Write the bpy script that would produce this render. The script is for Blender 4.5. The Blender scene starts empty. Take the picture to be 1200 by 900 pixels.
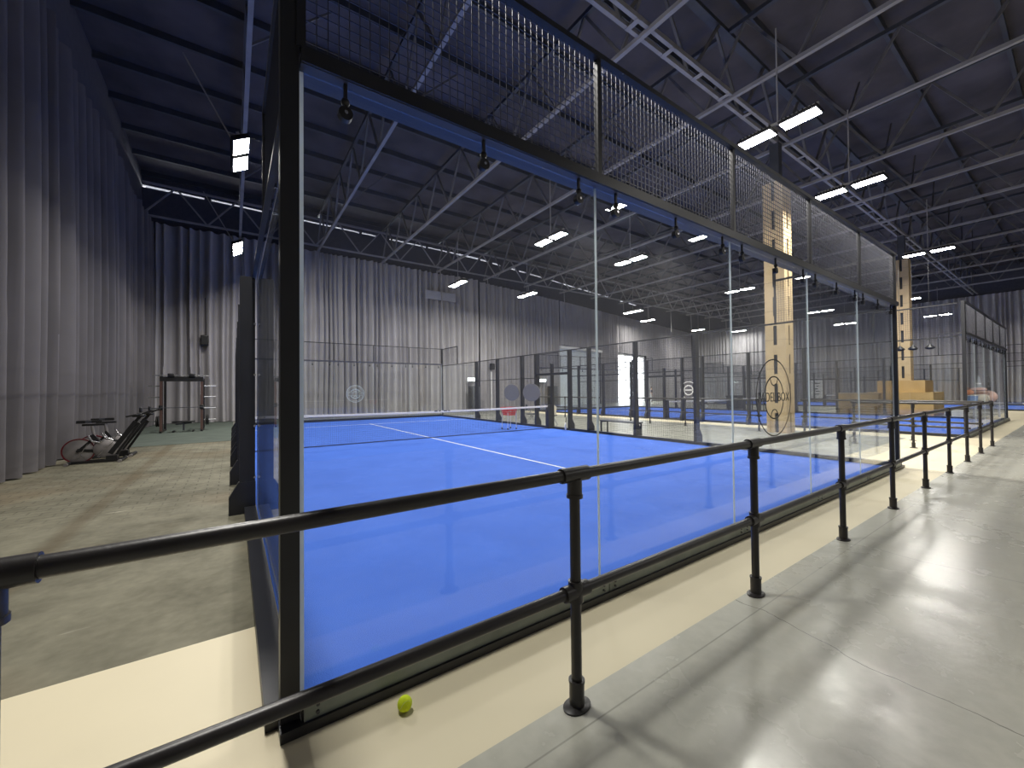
import bpy, bmesh, math, random
from mathutils import Vector, Matrix
random.seed(7)
PI = math.pi
sc = bpy.context.scene
COL = sc.collection

# ------------------------------------------------------------------ materials
def _nodes(name):
    m = bpy.data.materials.new(name); m.use_nodes = True
    nt = m.node_tree; nt.nodes.clear()
    out = nt.nodes.new('ShaderNodeOutputMaterial')
    return m, nt, out

def mat(name, col, rough=.5, metal=0., var=.0, scale=6., bump=0., col2=None, spec=.5, bscale=None, rvar=0.):
    m, nt, out = _nodes(name)
    N, L = nt.nodes.new, nt.links.new
    p = N('ShaderNodeBsdfPrincipled')
    p.inputs['Roughness'].default_value = rough
    p.inputs['Metallic'].default_value = metal
    p.inputs['Specular IOR Level'].default_value = spec
    tc = N('ShaderNodeTexCoord')
    nz = N('ShaderNodeTexNoise'); nz.inputs['Scale'].default_value = scale; nz.inputs['Detail'].default_value = 5
    L(tc.outputs['Object'], nz.inputs['Vector'])
    mx = N('ShaderNodeMix'); mx.data_type = 'RGBA'
    c2 = col2 or tuple(max(0, c*(1-var)) for c in col)
    mx.inputs['A'].default_value = (*c2, 1); mx.inputs['B'].default_value = (*[min(1, c*(1+var)) if not col2 else c for c in col], 1)
    mr = N('ShaderNodeMapRange'); mr.inputs['From Min'].default_value = .3; mr.inputs['From Max'].default_value = .7
    L(nz.outputs['Fac'], mr.inputs['Value']); L(mr.outputs['Result'], mx.inputs['Factor'])
    L(mx.outputs['Result'], p.inputs['Base Color'])
    if rvar:
        r = N('ShaderNodeMapRange'); r.inputs['To Min'].default_value = rough-rvar; r.inputs['To Max'].default_value = rough+rvar
        r.inputs['From Min'].default_value = .3; r.inputs['From Max'].default_value = .7
        L(nz.outputs['Fac'], r.inputs['Value']); L(r.outputs['Result'], p.inputs['Roughness'])
    if bump:
        n2 = N('ShaderNodeTexNoise'); n2.inputs['Scale'].default_value = bscale or scale*4; n2.inputs['Detail'].default_value = 4
        L(tc.outputs['Object'], n2.inputs['Vector'])
        b = N('ShaderNodeBump'); b.inputs['Strength'].default_value = bump; b.inputs['Distance'].default_value = .01
        L(n2.outputs['Fac'], b.inputs['Height']); L(b.outputs['Normal'], p.inputs['Normal'])
    L(p.outputs['BSDF'], out.inputs['Surface'])
    return m

def emit(name, col, strength):
    m, nt, out = _nodes(name)
    e = nt.nodes.new('ShaderNodeEmission'); e.inputs['Color'].default_value = (*col, 1); e.inputs['Strength'].default_value = strength
    nt.links.new(e.outputs['Emission'], out.inputs['Surface'])
    return m

def glass_mat(name, tint):
    m, nt, out = _nodes(name); N, L = nt.nodes.new, nt.links.new
    g = N('ShaderNodeNewGeometry')
    ior = N('ShaderNodeMapRange'); ior.inputs['To Min'].default_value = 1.5; ior.inputs['To Max'].default_value = 1/1.5
    L(g.outputs['Backfacing'], ior.inputs['Value'])
    fr = N('ShaderNodeFresnel'); L(ior.outputs['Result'], fr.inputs['IOR'])
    tr = N('ShaderNodeBsdfTransparent'); tr.inputs['Color'].default_value = (*tint, 1)
    gl = N('ShaderNodeBsdfGlossy'); gl.inputs['Roughness'].default_value = .0; gl.inputs['Color'].default_value = (.95, .97, 1, 1)
    mx = N('ShaderNodeMixShader')
    L(fr.outputs['Fac'], mx.inputs['Fac']); L(tr.outputs['BSDF'], mx.inputs[1]); L(gl.outputs['BSDF'], mx.inputs[2])
    L(mx.outputs['Shader'], out.inputs['Surface'])
    return m

def translucent(name, col):
    m, nt, out = _nodes(name); N, L = nt.nodes.new, nt.links.new
    a = N('ShaderNodeBsdfTranslucent'); a.inputs['Color'].default_value = (*col, 1)
    b = N('ShaderNodeBsdfPrincipled'); b.inputs['Base Color'].default_value = (*col, 1); b.inputs['Roughness'].default_value = .2
    x = N('ShaderNodeMixShader'); x.inputs['Fac'].default_value = .4
    L(a.outputs['BSDF'], x.inputs[1]); L(b.outputs['BSDF'], x.inputs[2]); L(x.outputs['Shader'], out.inputs['Surface'])
    return m

def concrete_mat(name, colA, colB, rough, rvar, cracks=(), edges=(), grid=False, stain=None, clear=.5):
    """worn screed / polished concrete: blotches, scratches, cracks with a place of their own"""
    m, nt, out = _nodes(name); N, L = nt.nodes.new, nt.links.new
    p = N('ShaderNodeBsdfPrincipled'); p.inputs['Specular IOR Level'].default_value = clear
    tc = N('ShaderNodeTexCoord')
    def noise(s, d=5, vec=None):
        n = N('ShaderNodeTexNoise'); n.inputs['Scale'].default_value = s; n.inputs['Detail'].default_value = d
        L(vec or tc.outputs['Object'], n.inputs['Vector']); return n.outputs['Fac']
    def rng(v, a, b, c=0., d=1.):
        r = N('ShaderNodeMapRange'); r.inputs['From Min'].default_value = a; r.inputs['From Max'].default_value = b
        r.inputs['To Min'].default_value = c; r.inputs['To Max'].default_value = d; L(v, r.inputs['Value']); return r.outputs['Result']
    def math_(op, a, b=None, c=None):
        n = N('ShaderNodeMath'); n.operation = op
        for i, v in enumerate((a, b, c)):
            if v is None: continue
            if hasattr(v, 'default_value'): L(v, n.inputs[i])
            else: n.inputs[i].default_value = v
        return n.outputs[0]
    def mix(f, a, b):
        x = N('ShaderNodeMix'); x.data_type = 'RGBA'
        for k, v in (('A', a), ('B', b)):
            if hasattr(v, 'default_value'): L(v, x.inputs[k])
            else: x.inputs[k].default_value = (*v, 1)
        L(f, x.inputs['Factor']); return x.outputs['Result']
    n1, n2, n3 = noise(.55, 6), noise(2.6, 8), noise(14, 6)
    f = math_('ADD', math_('MULTIPLY', n1, .5), math_('ADD', math_('MULTIPLY', n2, .35), math_('MULTIPLY', n3, .15)))
    c = mix(rng(f, .36, .64), colA, colB)
    if stain: c = mix(math_('MULTIPLY', rng(noise(.35, 3), .5, .68), .6), c, stain)
    sep = N('ShaderNodeSeparateXYZ'); L(tc.outputs['Object'], sep.inputs['Vector'])
    X, Y = sep.outputs['X'], sep.outputs['Y']
    wob = math_('MULTIPLY', math_('SUBTRACT', noise(1.3, 6), .5), .35)
    for x0, slope, w in cracks:
        d = math_('ABSOLUTE', math_('ADD', math_('SUBTRACT', math_('SUBTRACT', X, x0), math_('MULTIPLY', Y, slope)), wob))
        c = mix(math_('MULTIPLY', rng(d, w, w*.35), .75), c, tuple(v*.3 for v in colA))
    for y0, w in edges:
        d = math_('ABSOLUTE', math_('SUBTRACT', Y, y0))
        c = mix(math_('MULTIPLY', rng(d, w, w*.4), .45), c, tuple(v*.4 for v in colA))
    if grid:
        bk = N('ShaderNodeTexBrick'); bk.inputs['Scale'].default_value = 1; bk.inputs['Brick Width'].default_value = .30; bk.inputs['Row Height'].default_value = .15
        bk.inputs['Mortar Size'].default_value = .012; bk.inputs['Mortar Smooth'].default_value = .6
        L(tc.outputs['Object'], bk.inputs['Vector'])
        c = mix(math_('MULTIPLY', math_('MULTIPLY', bk.outputs['Fac'], rng(Y, 4.2, 5.6)), .5), c, tuple(v*.35 for v in colA))
        sc_ = N('ShaderNodeMapping'); sc_.inputs['Scale'].default_value = (1.2, 7, 1); sc_.inputs['Rotation'].default_value = (0, 0, .15); L(tc.outputs['Object'], sc_.inputs['Vector'])
        c = mix(math_('MULTIPLY', rng(noise(1.2, 3, sc_.outputs['Vector']), .7, .78), .45), c, (.75, .72, .6))
        d = math_('ABSOLUTE', math_('ADD', math_('ADD', X, 1.75), math_('MULTIPLY', wob, .2)))
        c = mix(math_('MULTIPLY', rng(d, .14, .04), .45), c, (.10, .07, .035))
    L(c, p.inputs['Base Color'])
    L(rng(f, .36, .64, rough+rvar, rough-rvar), p.inputs['Roughness'])
    b = N('ShaderNodeBump'); b.inputs['Strength'].default_value = .12; b.inputs['Distance'].default_value = .01
    L(n3, b.inputs['Height']); L(b.outputs['Normal'], p.inputs['Normal'])
    L(p.outputs['BSDF'], out.inputs['Surface'])
    return m

M = dict(
    frame=mat('black_powder_steel', (.018, .019, .024), .38, .0, .15, 3),
    wire=mat('coated_wire', (.10, .10, .115), .32, .7, .1, 5),
    beamgrey=mat('beam_paint', (.05, .052, .07), .4, .0, .08, 3),
    plate=mat('galvanised_kerb_plate', (.21, .24, .23), .45, .3, .18, 5),
    glass=glass_mat('toughened_glass', (.975, .985, .985)),
    glassedge=translucent('glass_edge', (.88, .93, .93)),
    netband=translucent('net_band_cloth', (.98, .95, .9)),
    turf=mat('blue_turf', (.062, .165, .66), .9, 0, 0, 1.3, .5, (.052, .142, .59), .2, 160),
    line=mat('white_line', (.78, .8, .8), .8, 0, .05),
    beige=mat('beige_coating', (.76, .68, .485), .5, 0, .05, .8, .05, spec=.35),
    walk=concrete_mat('polished_concrete', (.36, .355, .30), (.60, .59, .515), .27, .10, cracks=((2.75, .10, .006), (4.6, -.06, .005), (6.6, .05, .005), (9.4, 0, .005)), edges=((-.80, .006),)),
    screed=concrete_mat('worn_screed', (.105, .099, .070), (.275, .26, .19), .7, .08, grid=True, stain=(.21, .15, .085), clear=.25),
    aisle=concrete_mat('aisle_concrete', (.19, .19, .155), (.31, .31, .26), .4, .1),
    mat_green=mat('gym_mat', (.10, .125, .105), .85, 0, .15, 2, .1),
    curtain=mat('grey_drape', (.40, .385, .40), .85, 0, .08, .8, spec=.1),
    curtainshaded=mat('grey_drape_shaded', (.15, .142, .15), .85, 0, .10, .8, spec=.1),  # same fabric as the other drapes, left wall shade put into its colour
    roof=mat('roof_sheet', (.085, .075, .082), .75, 0, .35, .7),
    wall=mat('dark_wall', (.08, .08, .10), .8, 0, .1),
    wallpale=mat('pale_wall', (.25, .245, .25), .8, 0, .06),
    steel=mat('grey_painted_steel', (.30, .29, .295), .5, .0, .15, 2),
    webs=mat('web_steel', (.15, .145, .15), .55, 0, .15, 2),
    steeldark=mat('dark_steel', (.07, .075, .09), .5, .2, .15, 2),
    ply=mat('birch_plywood', (.66, .50, .29), .55, 0, 0, 2.5, .05, (.58, .43, .24)),
    plinth=mat('warm_plywood', (.62, .41, .16), .55, 0, 0, 2.0, .05, (.53, .34, .12)),
    pipe=mat('handrail_paint', (.028, .025, .025), .36, .0, .2, 8, .05, bscale=60),
    lamp=emit('led_panel', (1., .965, .90), 210.),
    lampfill=emit('led_panel_dimmed', (1., .965, .90), 42.),  # weak glow for the added walkway fill lamps behind the viewer
    exitm=emit('exit_light', (.9, 1., .95), 5.),
    white=mat('white_plastic', (.75, .75, .76), .5, 0, .04),
    pale=mat('pale_panel', (.42, .42, .47), .6, 0, .05),
    shutter=mat('shutter_slat', (.80, .87, .92), .45, .1, .05, 3),
    black=mat('black_plastic', (.012, .012, .014), .45),
    rubber=mat('black_rubber', (.02, .02, .02), .8),
    chrome=mat('satin_metal', (.6, .6, .62), .25, .9),
    silver=mat('silver_disc', (.30, .28, .28), .45, .2, .25, 6),
    red=mat('red_plastic', (.62, .04, .03), .45),
    redrim=mat('dark_red_rim', (.16, .012, .02), .4),
    ball=mat('tennis_felt', (.68, .83, .02), .9, 0, .08, 60, .3, bscale=250),
    seam=mat('ball_seam', (.72, .8, .35), .8),
    netcord=mat('net_cord', (.03, .035, .06), .8),
    greydisc=mat('grey_sign_paint', (.19, .18, .165), .7, 0, .03),
    bagm=mat('canvas', (.62, .57, .46), .8, 0, .1, 10),
    orange=mat('orange_nylon', (.55, .17, .05), .7),
    bluep=mat('blue_crate_plastic', (.12, .26, .55), .5),
    pink=mat('pink_vinyl', (.60, .38, .31), .5),
    greycone=mat('grey_cone', (.32, .34, .35), .6),
    copper=mat('copper_upright', (.17, .10, .085), .4, .3),
    skin=mat('skin', (.5, .33, .25), .6), navy=mat('dark_cloth', (.06, .06, .09), .8), lightcloth=mat('light_cloth', (.5, .5, .52), .8), hair=mat('hair', (.03, .02, .015), .6),
    outground=mat('yard_paving', (.7, .7, .68), .8),
)

# ------------------------------------------------------------------ mesh builder
class MB:
    def __init__(s): s.v = []; s.f = []; s.sm = []
    def add(s, vs, fs, smooth=False):
        o = len(s.v); s.v += [tuple(v) for v in vs]
        for f in fs: s.f.append(tuple(i+o for i in f)); s.sm.append(smooth)
        return s
    def box(s, a, b):
        x0, y0, z0 = a; x1, y1, z1 = b
        vs = [(x0,y0,z0),(x1,y0,z0),(x1,y1,z0),(x0,y1,z0),(x0,y0,z1),(x1,y0,z1),(x1,y1,z1),(x0,y1,z1)]
        return s.add(vs, [(0,3,2,1),(4,5,6,7),(0,1,5,4),(1,2,6,5),(2,3,7,6),(3,0,4,7)])
    def rbox(s, a, b, r=.01, seg=2):
        bm = bmesh.new(); bmesh.ops.create_cube(bm, size=1)
        d = [b[i]-a[i] for i in range(3)]; c = [(a[i]+b[i])/2 for i in range(3)]
        for v in bm.verts: v.co = Vector((v.co.x*d[0]+c[0], v.co.y*d[1]+c[1], v.co.z*d[2]+c[2]))
        bmesh.ops.bevel(bm, geom=bm.edges[:], offset=min(r, min(d)*.49), segments=seg, profile=.5, affect='EDGES')
        bm.verts.index_update()
        s.add([v.co[:] for v in bm.verts], [[v.index for v in f.verts] for f in bm.faces], True); bm.free(); return s
    def _basis(s, p, q, up=(0,0,1)):
        d = (Vector(q)-Vector(p)).normalized(); u = Vector(up)
        if abs(d.dot(u)) > .98: u = Vector((0,1,0))
        a = d.cross(u).normalized(); b = a.cross(d).normalized(); return d, a, b
    def bar(s, p, q, w, h=None, up=(0,0,1)):
        h = h or w; d, a, b = s._basis(p, q, up); p, q = Vector(p), Vector(q); vs = []
        for e in (p, q):
            for i, j in ((-1,-1),(1,-1),(1,1),(-1,1)): vs.append(e+a*(w/2*i)+b*(h/2*j))
        return s.add(vs, [(3,2,1,0),(4,5,6,7),(0,1,5,4),(1,2,6,5),(2,3,7,6),(3,0,4,7)])
    def tube(s, p, q, r, n=12, r2=None, cap=True):
        r2 = r if r2 is None else r2; d, a, b = s._basis(p, q); p, q = Vector(p), Vector(q); vs = []
        for e, rr in ((p, r), (q, r2)):
            for k in range(n): t = 2*PI*k/n; vs.append(e+a*(math.cos(t)*rr)+b*(math.sin(t)*rr))
        s.add(vs, [(k, (k+1) % n, n+(k+1) % n, n+k) for k in range(n)], True)
        if cap: s.add(vs, [tuple(range(n-1, -1, -1)), tuple(range(n, 2*n))])
        return s
    def path(s, pts, r, n=10):
        for p, q in zip(pts, pts[1:]): s.tube(p, q, r, n)
        for p in pts[1:-1]: s.sphere(p, r, n, n//2)
        return s
    def sphere(s, c, r, n=16, m=8, sq=(1,1,1)):
        vs = []; fs = []
        for i in range(m+1):
            t = PI*i/m
            for k in range(n):
                u = 2*PI*k/n; vs.append((c[0]+r*sq[0]*math.sin(t)*math.cos(u), c[1]+r*sq[1]*math.sin(t)*math.sin(u), c[2]+r*sq[2]*math.cos(t)))
        for i in range(m):
            for k in range(n): fs.append((i*n+k, (i+1)*n+k, (i+1)*n+(k+1) % n, i*n+(k+1) % n))
        return s.add(vs, fs, True)
    def lathe(s, prof, c=(0,0,0), axis='z', n=20, sx=1., sy=1.):
        vs = []; fs = []
        for r, h in prof:
            for k in range(n):
                t = 2*PI*k/n; x, y = r*math.cos(t)*sx, r*math.sin(t)*sy
                v = (x, y, h) if axis == 'z' else ((x, h, y) if axis == 'y' else (h, x, y))
                vs.append((c[0]+v[0], c[1]+v[1], c[2]+v[2]))
        for i in range(len(prof)-1):
            for k in range(n): fs.append((i*n+k, i*n+(k+1) % n, (i+1)*n+(k+1) % n, (i+1)*n+k))
        s.add(vs, fs, True)
        return s.add(vs, [tuple(range(n-1, -1, -1)), tuple(range((len(prof)-1)*n, len(prof)*n))])
    def ring(s, c, r, w, t, axis='y', n=64, a0=0., a1=2*PI):
        """flat annulus of radial width w and thickness t"""
        full = abs(a1-a0-2*PI) < 1e-6; N_ = n if full else n+1; vs = []
        for k in range(N_):
            a = a0+(a1-a0)*k/n
            for rr, tt in ((r-w/2, -t/2), (r+w/2, -t/2), (r+w/2, t/2), (r-w/2, t/2)):
                x, z = rr*math.cos(a), rr*math.sin(a)
                v = (x, tt, z) if axis == 'y' else ((tt, x, z) if axis == 'x' else (x, z, tt))
                vs.append((c[0]+v[0], c[1]+v[1], c[2]+v[2]))
        fs = []
        for k in range(n):
            i, j = k*4, ((k+1) % N_)*4
            for e in range(4): fs.append((i+e, i+(e+1) % 4, j+(e+1) % 4, j+e))
        return s.add(vs, fs)
    def prism(s, poly, axis, a, b):
        """extrude a 2-D outline along an axis (x: outline is (y,z); y: (x,z); z: (x,y))"""
        vs = []
        for t in (a, b):
            for p in poly: vs.append((t, *p) if axis == 'x' else ((p[0], t, p[1]) if axis == 'y' else (*p, t)))
        n = len(poly)
        return s.add(vs, [tuple(range(n)), tuple(range(2*n-1, n-1, -1))]+[(k, n+k, n+(k+1) % n, (k+1) % n) for k in range(n)])
    def build(s, name, m, parent=None, loc=(0,0,0), rotz=0.):
        me = bpy.data.meshes.new(name); me.from_pydata(s.v, [], s.f); me.update()
        me.polygons.foreach_set('use_smooth', s.sm)
        if any(s.sm) :
            try: me.set_sharp_from_angle(angle=math.radians(50))
            except Exception: pass
        me.materials.append(m)
        o = bpy.data.objects.new(name, me); COL.objects.link(o)
        o.location = loc; o.rotation_euler = (0, 0, rotz)
        if parent: o.parent = parent
        return o

def tag(o, label=None, cat=None, group=None, kind=None):
    if label: o['label'] = label
    if cat: o['category'] = cat
    if group: o['group'] = group
    if kind: o['kind'] = kind
    return o
def thing(name, label, cat, loc=(0,0,0), rotz=0., group=None):
    o = bpy.data.objects.new(name, None); COL.objects.link(o); o.empty_display_size = .2
    o.location = loc; o.rotation_euler = (0, 0, rotz)
    return tag(o, label, cat, group)
def struct(o, label=None, cat=None): return tag(o, label, cat, None, 'structure')
KIDS = {}
def dup(root, loc, rotz=0., label=None, group=None):
    if not KIDS or KIDS.get('n') != len(bpy.data.objects):
        KIDS.clear()
        for o in bpy.data.objects:
            if o.parent: KIDS.setdefault(o.parent.name, []).append(o)
    def cp(o, par):
        c = o.copy(); COL.objects.link(c)
        if par: c.parent = par
        for k in KIDS.get(o.name, []): cp(k, c)
        return c
    r = cp(root, None); r.location = loc; r.rotation_euler = (0, 0, rotz)
    if label: r['label'] = label
    if group: r['group'] = group
    KIDS.clear(); return r
def recolour(root, name, m):
    for o in bpy.data.objects:
        if o.parent == root and o.name.split('.')[0] == name:
            o.material_slots[0].link = 'OBJECT'; o.material_slots[0].material = m

# ------------------------------------------------------------------ camera
yaw, pit, rol, F = .6073, .0154, -.0092, 470.7428
cy, sy, cp, sp, cr, sr = math.cos(yaw), math.sin(yaw), math.cos(pit), math.sin(pit), math.cos(rol), math.sin(rol)
Mx = Matrix(((cr,0,sr),(0,1,0),(-sr,0,cr))) @ Matrix(((1,0,0),(0,cp,sp),(0,-sp,cp))) @ Matrix(((cy,-sy,0),(sy,cy,0),(0,0,1)))
right, fwd, up = Vector(Mx[0]), Vector(Mx[1]), Vector(Mx[2])
cam = bpy.data.cameras.new('camera'); co = bpy.data.objects.new('camera', cam); COL.objects.link(co)
R = Matrix((right, up, -fwd)).transposed().to_4x4()
co.matrix_world = Matrix.Translation((-.2586, -2.123, 1.5242)) @ R
cam.sensor_width = 36; cam.sensor_fit = 'HORIZONTAL'; cam.lens = F/1200*36; cam.clip_start = .05; cam.clip_end = 300
sc.camera = co

# ------------------------------------------------------------------ hall shell
A, B, Cc = Vector((-3.9, 24.0)), Vector((15.0, 24.5)), Vector((55.8, 32.0))
def wpt(x, off=0.):
    P, Q = (A, B) if x < 15 else (B, Cc)
    d = (Q-P).normalized(); n = Vector((-d.y, d.x)); t = (x-P.x)/(Q.x-P.x)
    p = P+(Q-P)*t-n*off; return (p.x, p.y)
ZR = 12.3
def slab(name, x0, y0, x1, y1, z0, z1, m): return struct(MB().box((x0,y0,z0),(x1,y1,z1)).build(name, m))
slab('floor', -4.2, -8.2, 56.5, 33, -.2, 0, M['aisle'])
slab('floor_walkway', -4, -8, 56, -.64, 0, .004, M['walk'])
slab('floor_beige_strip', -3.9, -.64, 56, 1.0, 0, .004, M['beige'])
slab('floor_worn_screed', -3.9, 1.0, -.02, 13.4, 0, .004, M['screed'])
slab('floor_gym_mat', -3.9, 13.4, -.25, 24, 0, .012, M['mat_green'])
slab('floor_court_border', 16.15, 1.0, 17.5, 21.2, 0, .004, M['beige'])
slab('ceiling', -4.2, -8.2, 56.5, 33, ZR, ZR+.15, M['roof'])
slab('wall_left', -4.1, -8.2, -3.9, 24.2, 0, ZR, M['wall'])
slab('wall_right', 56.2, -8.2, 56.4, 32.6, 0, ZR, M['wall'])
slab('wall_front', -4.1, -8.2, 56.4, -8.0, 0, ZR, M['wallpale'])
def wallseg(mb, x0, x1, z0, z1, off=0., th=.2):
    p, q = wpt(x0, off), wpt(x1, off); p2, q2 = wpt(x0, off-th), wpt(x1, off-th)
    vs = [(*p,z0),(*q,z0),(*q2,z0),(*p2,z0),(*p,z1),(*q,z1),(*q2,z1),(*p2,z1)]
    mb.add(vs, [(0,3,2,1),(4,5,6,7),(0,1,5,4),(1,2,6,5),(2,3,7,6),(3,0,4,7)])
DX0, DX1, DZ = 35.0, 41.4, 5.55
w = MB()
wallseg(w, -4.1, 14.999, 0, 11.58); wallseg(w, 15.001, DX0, 0, 11.58); wallseg(w, DX1, 56.3, 0, 11.58); wallseg(w, DX0, DX1, DZ, 11.58)
wallseg(w, -4.1, 14.999, 11.70, ZR); wallseg(w, 15.001, 56.3, 11.70, ZR)
x = -3.6
gaps = []
while x < 40:
    ln = random.choice((.9, 1.5, 2.1, 2.6)); g = random.choice((.15, .3, .6, .9))
    gaps.append((x+ln, x+ln+g)); x += ln+g
wallseg(w, 39.9, 56.3, 11.58, 11.70)
for a, b in gaps:
    if b < 15 or a > 15: wallseg(w, a, b, 11.58, 11.70)
struct(w.build('wall_back', M['wall']))
# yard outside the open goods door
struct(MB().box((20, 33.2, -.2), (70, 60, -.02)).build('ground_yard', M['outground']))

# roof purlins (setting)
for i, y in enumerate([v*2.05-7 for v in range(19)]):
    struct(MB().box((-4, y-.05, ZR-.22), (56, y+.05, ZR-.002)).build('trim_%d' % (i+1), M['steeldark']))

# ------------------------------------------------------------------ drapes
def drape(name, label, p0, p1, z0, z1, seed, amp=.10, nrm=1, gather=False, wid=(.09, .12, .15, .20, .26), m='curtain'):
    rnd = random.Random(seed); p0, p1 = Vector(p0), Vector(p1); L_ = (p1-p0).length; d = (p1-p0)/L_; n = Vector((-d.y, d.x))*nrm
    # irregular folds: knots with alternating depth
    ks = [0.]; dep = [0.]; s = 1
    while ks[-1] < L_+1:
        ks.append(ks[-1]+rnd.choice(wid)*(1.0+.5*rnd.random())); dep.append(s*rnd.uniform(.35, 1.)); s = -s
    import bisect
    def prof(t):
        i = max(0, min(len(ks)-2, bisect.bisect_right(ks, t)-1)); u = (t-ks[i])/(ks[i+1]-ks[i]); u = u*u*(3-2*u)
        w = dep[i]*(1-u)+dep[i+1]*u
        return w**.75 if w > 0 else -1.5*abs(w)**.85
    step = .028; nc = int(L_/step)+1; rows = 7; vs = []
    ph = rnd.random()*9
    for r in range(rows+1):
        h = r/rows; z = z0+(z1-z0)*h
        k = .75+.25*math.sin(h*PI*.9+.6) if not gather else (.5+.9*(1-h))
        for c in range(nc):
            t = L_*c/(nc-1)
            tt = t+.05*math.sin(h*5+t*1.7+ph)*(1-h)
            o = amp*k*prof(max(0, min(L_, tt)))+.04*math.sin(t*.9+ph)
            p = p0+d*t+n*o
            zz = z if not gather or r else z+.10*math.sin(t*2.3)
            vs.append((p.x, p.y, zz))
    fs = [(r*nc+c, r*nc+c+1, (r+1)*nc+c+1, (r+1)*nc+c) for r in range(rows) for c in range(nc-1)]
    o = MB().add(vs, fs, True).build(name, M[m])
    return tag(o, label, 'curtain', 'grey drapes around the hall')
drape('curtain', 'full height grey drape along the left wall beside the exercise bikes', (-3.62, -7.5), (-3.62, 23.6), .03, 9.75, 1, .21, wid=(.13, .17, .22, .28, .34), m='curtainshaded')
drape('curtain', 'grey drape on the back wall behind the squat rack and the net', (*wpt(-3.6, .3),), (*wpt(14.9, .3),), .03, 9.85, 2, .20)
drape('curtain', 'grey drape between the exit signs, just left of the pale roller shutter', (*wpt(15.1, .3),), (*wpt(24.4, .3),), .03, 9.8, 3, .19)
drape('curtain', 'short gathered drape hitched up above the pale roller shutter', (*wpt(24.5, .45),), (*wpt(31.4, .45),), 5.6, 9.75, 4, .14, gather=True)
drape('curtain', 'narrow drape hanging between the roller shutter and the bright open doorway', (*wpt(31.5, .3),), (*wpt(34.8, .3),), .03, 9.75, 5, .19)
drape('curtain', 'drape hanging above the bright open doorway', (*wpt(34.9, .3),), (*wpt(41.5, .3),), 5.6, 9.75, 6, .19)
drape('curtain', 'drape on the back wall just right of the bright open doorway', (*wpt(41.6, .3),), (*wpt(55.5, .3),), .03, 9.75, 8, .19)
drape('curtain', 'dark drape across the far right end of the hall behind the farthest court', (55.8, -7.5), (55.8, 31.4), .03, 9.8, 9, .14)

# ------------------------------------------------------------------ goods doors
ang = math.atan2(Cc.y-B.y, Cc.x-B.x)
px0, py0 = wpt(24.6, .12)
d1 = struct(thing('door_1', None, None, (px0, py0, 0), ang))
sl = MB()
W_ = 6.75
for k in range(44):
    z = k*.122; sl.box((0, -.03, z), (W_, 0, z+.11)); sl.box((0, -.018, z+.11), (W_, 0, z+.122))
sl.build('shutter_slats', M['shutter'], d1)
for xx in (-.12, W_): MB().box((xx, -.09, 0), (xx+.12, .02, 5.4)).build('guide_rail', M['pale'], d1)
MB().rbox((-.15, -.5, 5.35), (W_+.15, .02, 5.6), .03).build('header_box', M['white'], d1)
px1, py1 = wpt(DX0, .05); LD = math.dist(wpt(DX0), wpt(DX1))
d2 = struct(thing('door_2', None, None, (px1, py1, 0), ang))
MB().box((0, -.1, 0), (.16, .22, DZ)).box((LD-.16, -.1, 0), (LD, .22, DZ)).box((0, -.1, DZ-.2), (LD, .22, DZ)).build('frame', M['white'], d2)
MB().box((-1.1, -.06, 3.1), (-.05, .0, DZ)).build('side_leaf', M['white'], d2)
MB().box((2.2, .05, 0), (2.3, .15, DZ-.2)).box((.16, .06, 4.0), (LD-.16, .14, 4.1)).build('glazing_bar', M['white'], d2)

# ------------------------------------------------------------------ roof steel
ORD = ['first', 'second', 'third', 'fourth', 'fifth', 'sixth', 'seventh', 'eighth', 'ninth', 'tenth', 'eleventh', 'twelfth', 'thirteenth', 'fourteenth']
tr = thing('roof_truss', 'pale grey steel lattice roof truss running to the back wall, nearest to the left drape', 'roof truss', (.05, 0, 9.9), 0, 'roof trusses across the hall')
y0, y1, DEP = -7.8, 24.0, 1.95
MB().bar((0, y0, 0), (0, y1, 0), .11, .10).build('bottom_chord', M['steel'], tr)
MB().bar((0, y0, DEP), (0, y1, DEP), .12, .12).build('top_chord', M['steeldark'], tr)
wb = MB(); n = 13; st = (y1-y0)/n
for k in range(n):
    a = y0+k*st; wb.bar((0, a, 0), (0, a+st/2, DEP), .07); wb.bar((0, a+st/2, DEP), (0, a+st, 0), .07)
    if k % 3 == 1: wb.bar((0, a, 0), (1.9, a+.2, DEP+.05), .05)
wb.build('web_lattice', M['webs'], tr)
MB().tube((0, y1-.55, 0), (.12, y1-.55, -2.3), .035, 8).build('end_strut', M['steel'], tr)
for k in range(1, 14):
    dup(tr, (.05+k*3.83, 0, 9.9), 0, 'grey steel lattice roof truss, %s in the row counted from the left drape' % ORD[k])
gd = thing('lattice_girder', 'ladder shaped steel girder over the tall plywood clad columns, crossing the roof trusses', 'girder', (-3.8, 3.75, 9.98))
for yy in (-.14, .14): MB().bar((0, yy, 0), (59.5, yy, 0), .09, .12).build('bottom_chord', M['steel'], gd)
MB().bar((0, 0, 1.85), (59.5, 0, 1.85), .22, .12).build('top_chord', M['steeldark'], gd)
wb = MB()
for k in range(44): MB().box((.3+k*1.35-.06, -.18, -.075), (.3+k*1.35+.06, .18, -.061)).build('batten', M['steel'], gd)
for k in range(22):
    a = k*2.7; wb.bar((a, -.1, 0), (a+1.35, -.06, 1.85), .07); wb.bar((a+1.35, .06, 1.85), (a+2.7, .1, 0), .07)
wb.build('web_lattice', M['webs'], gd)
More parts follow.
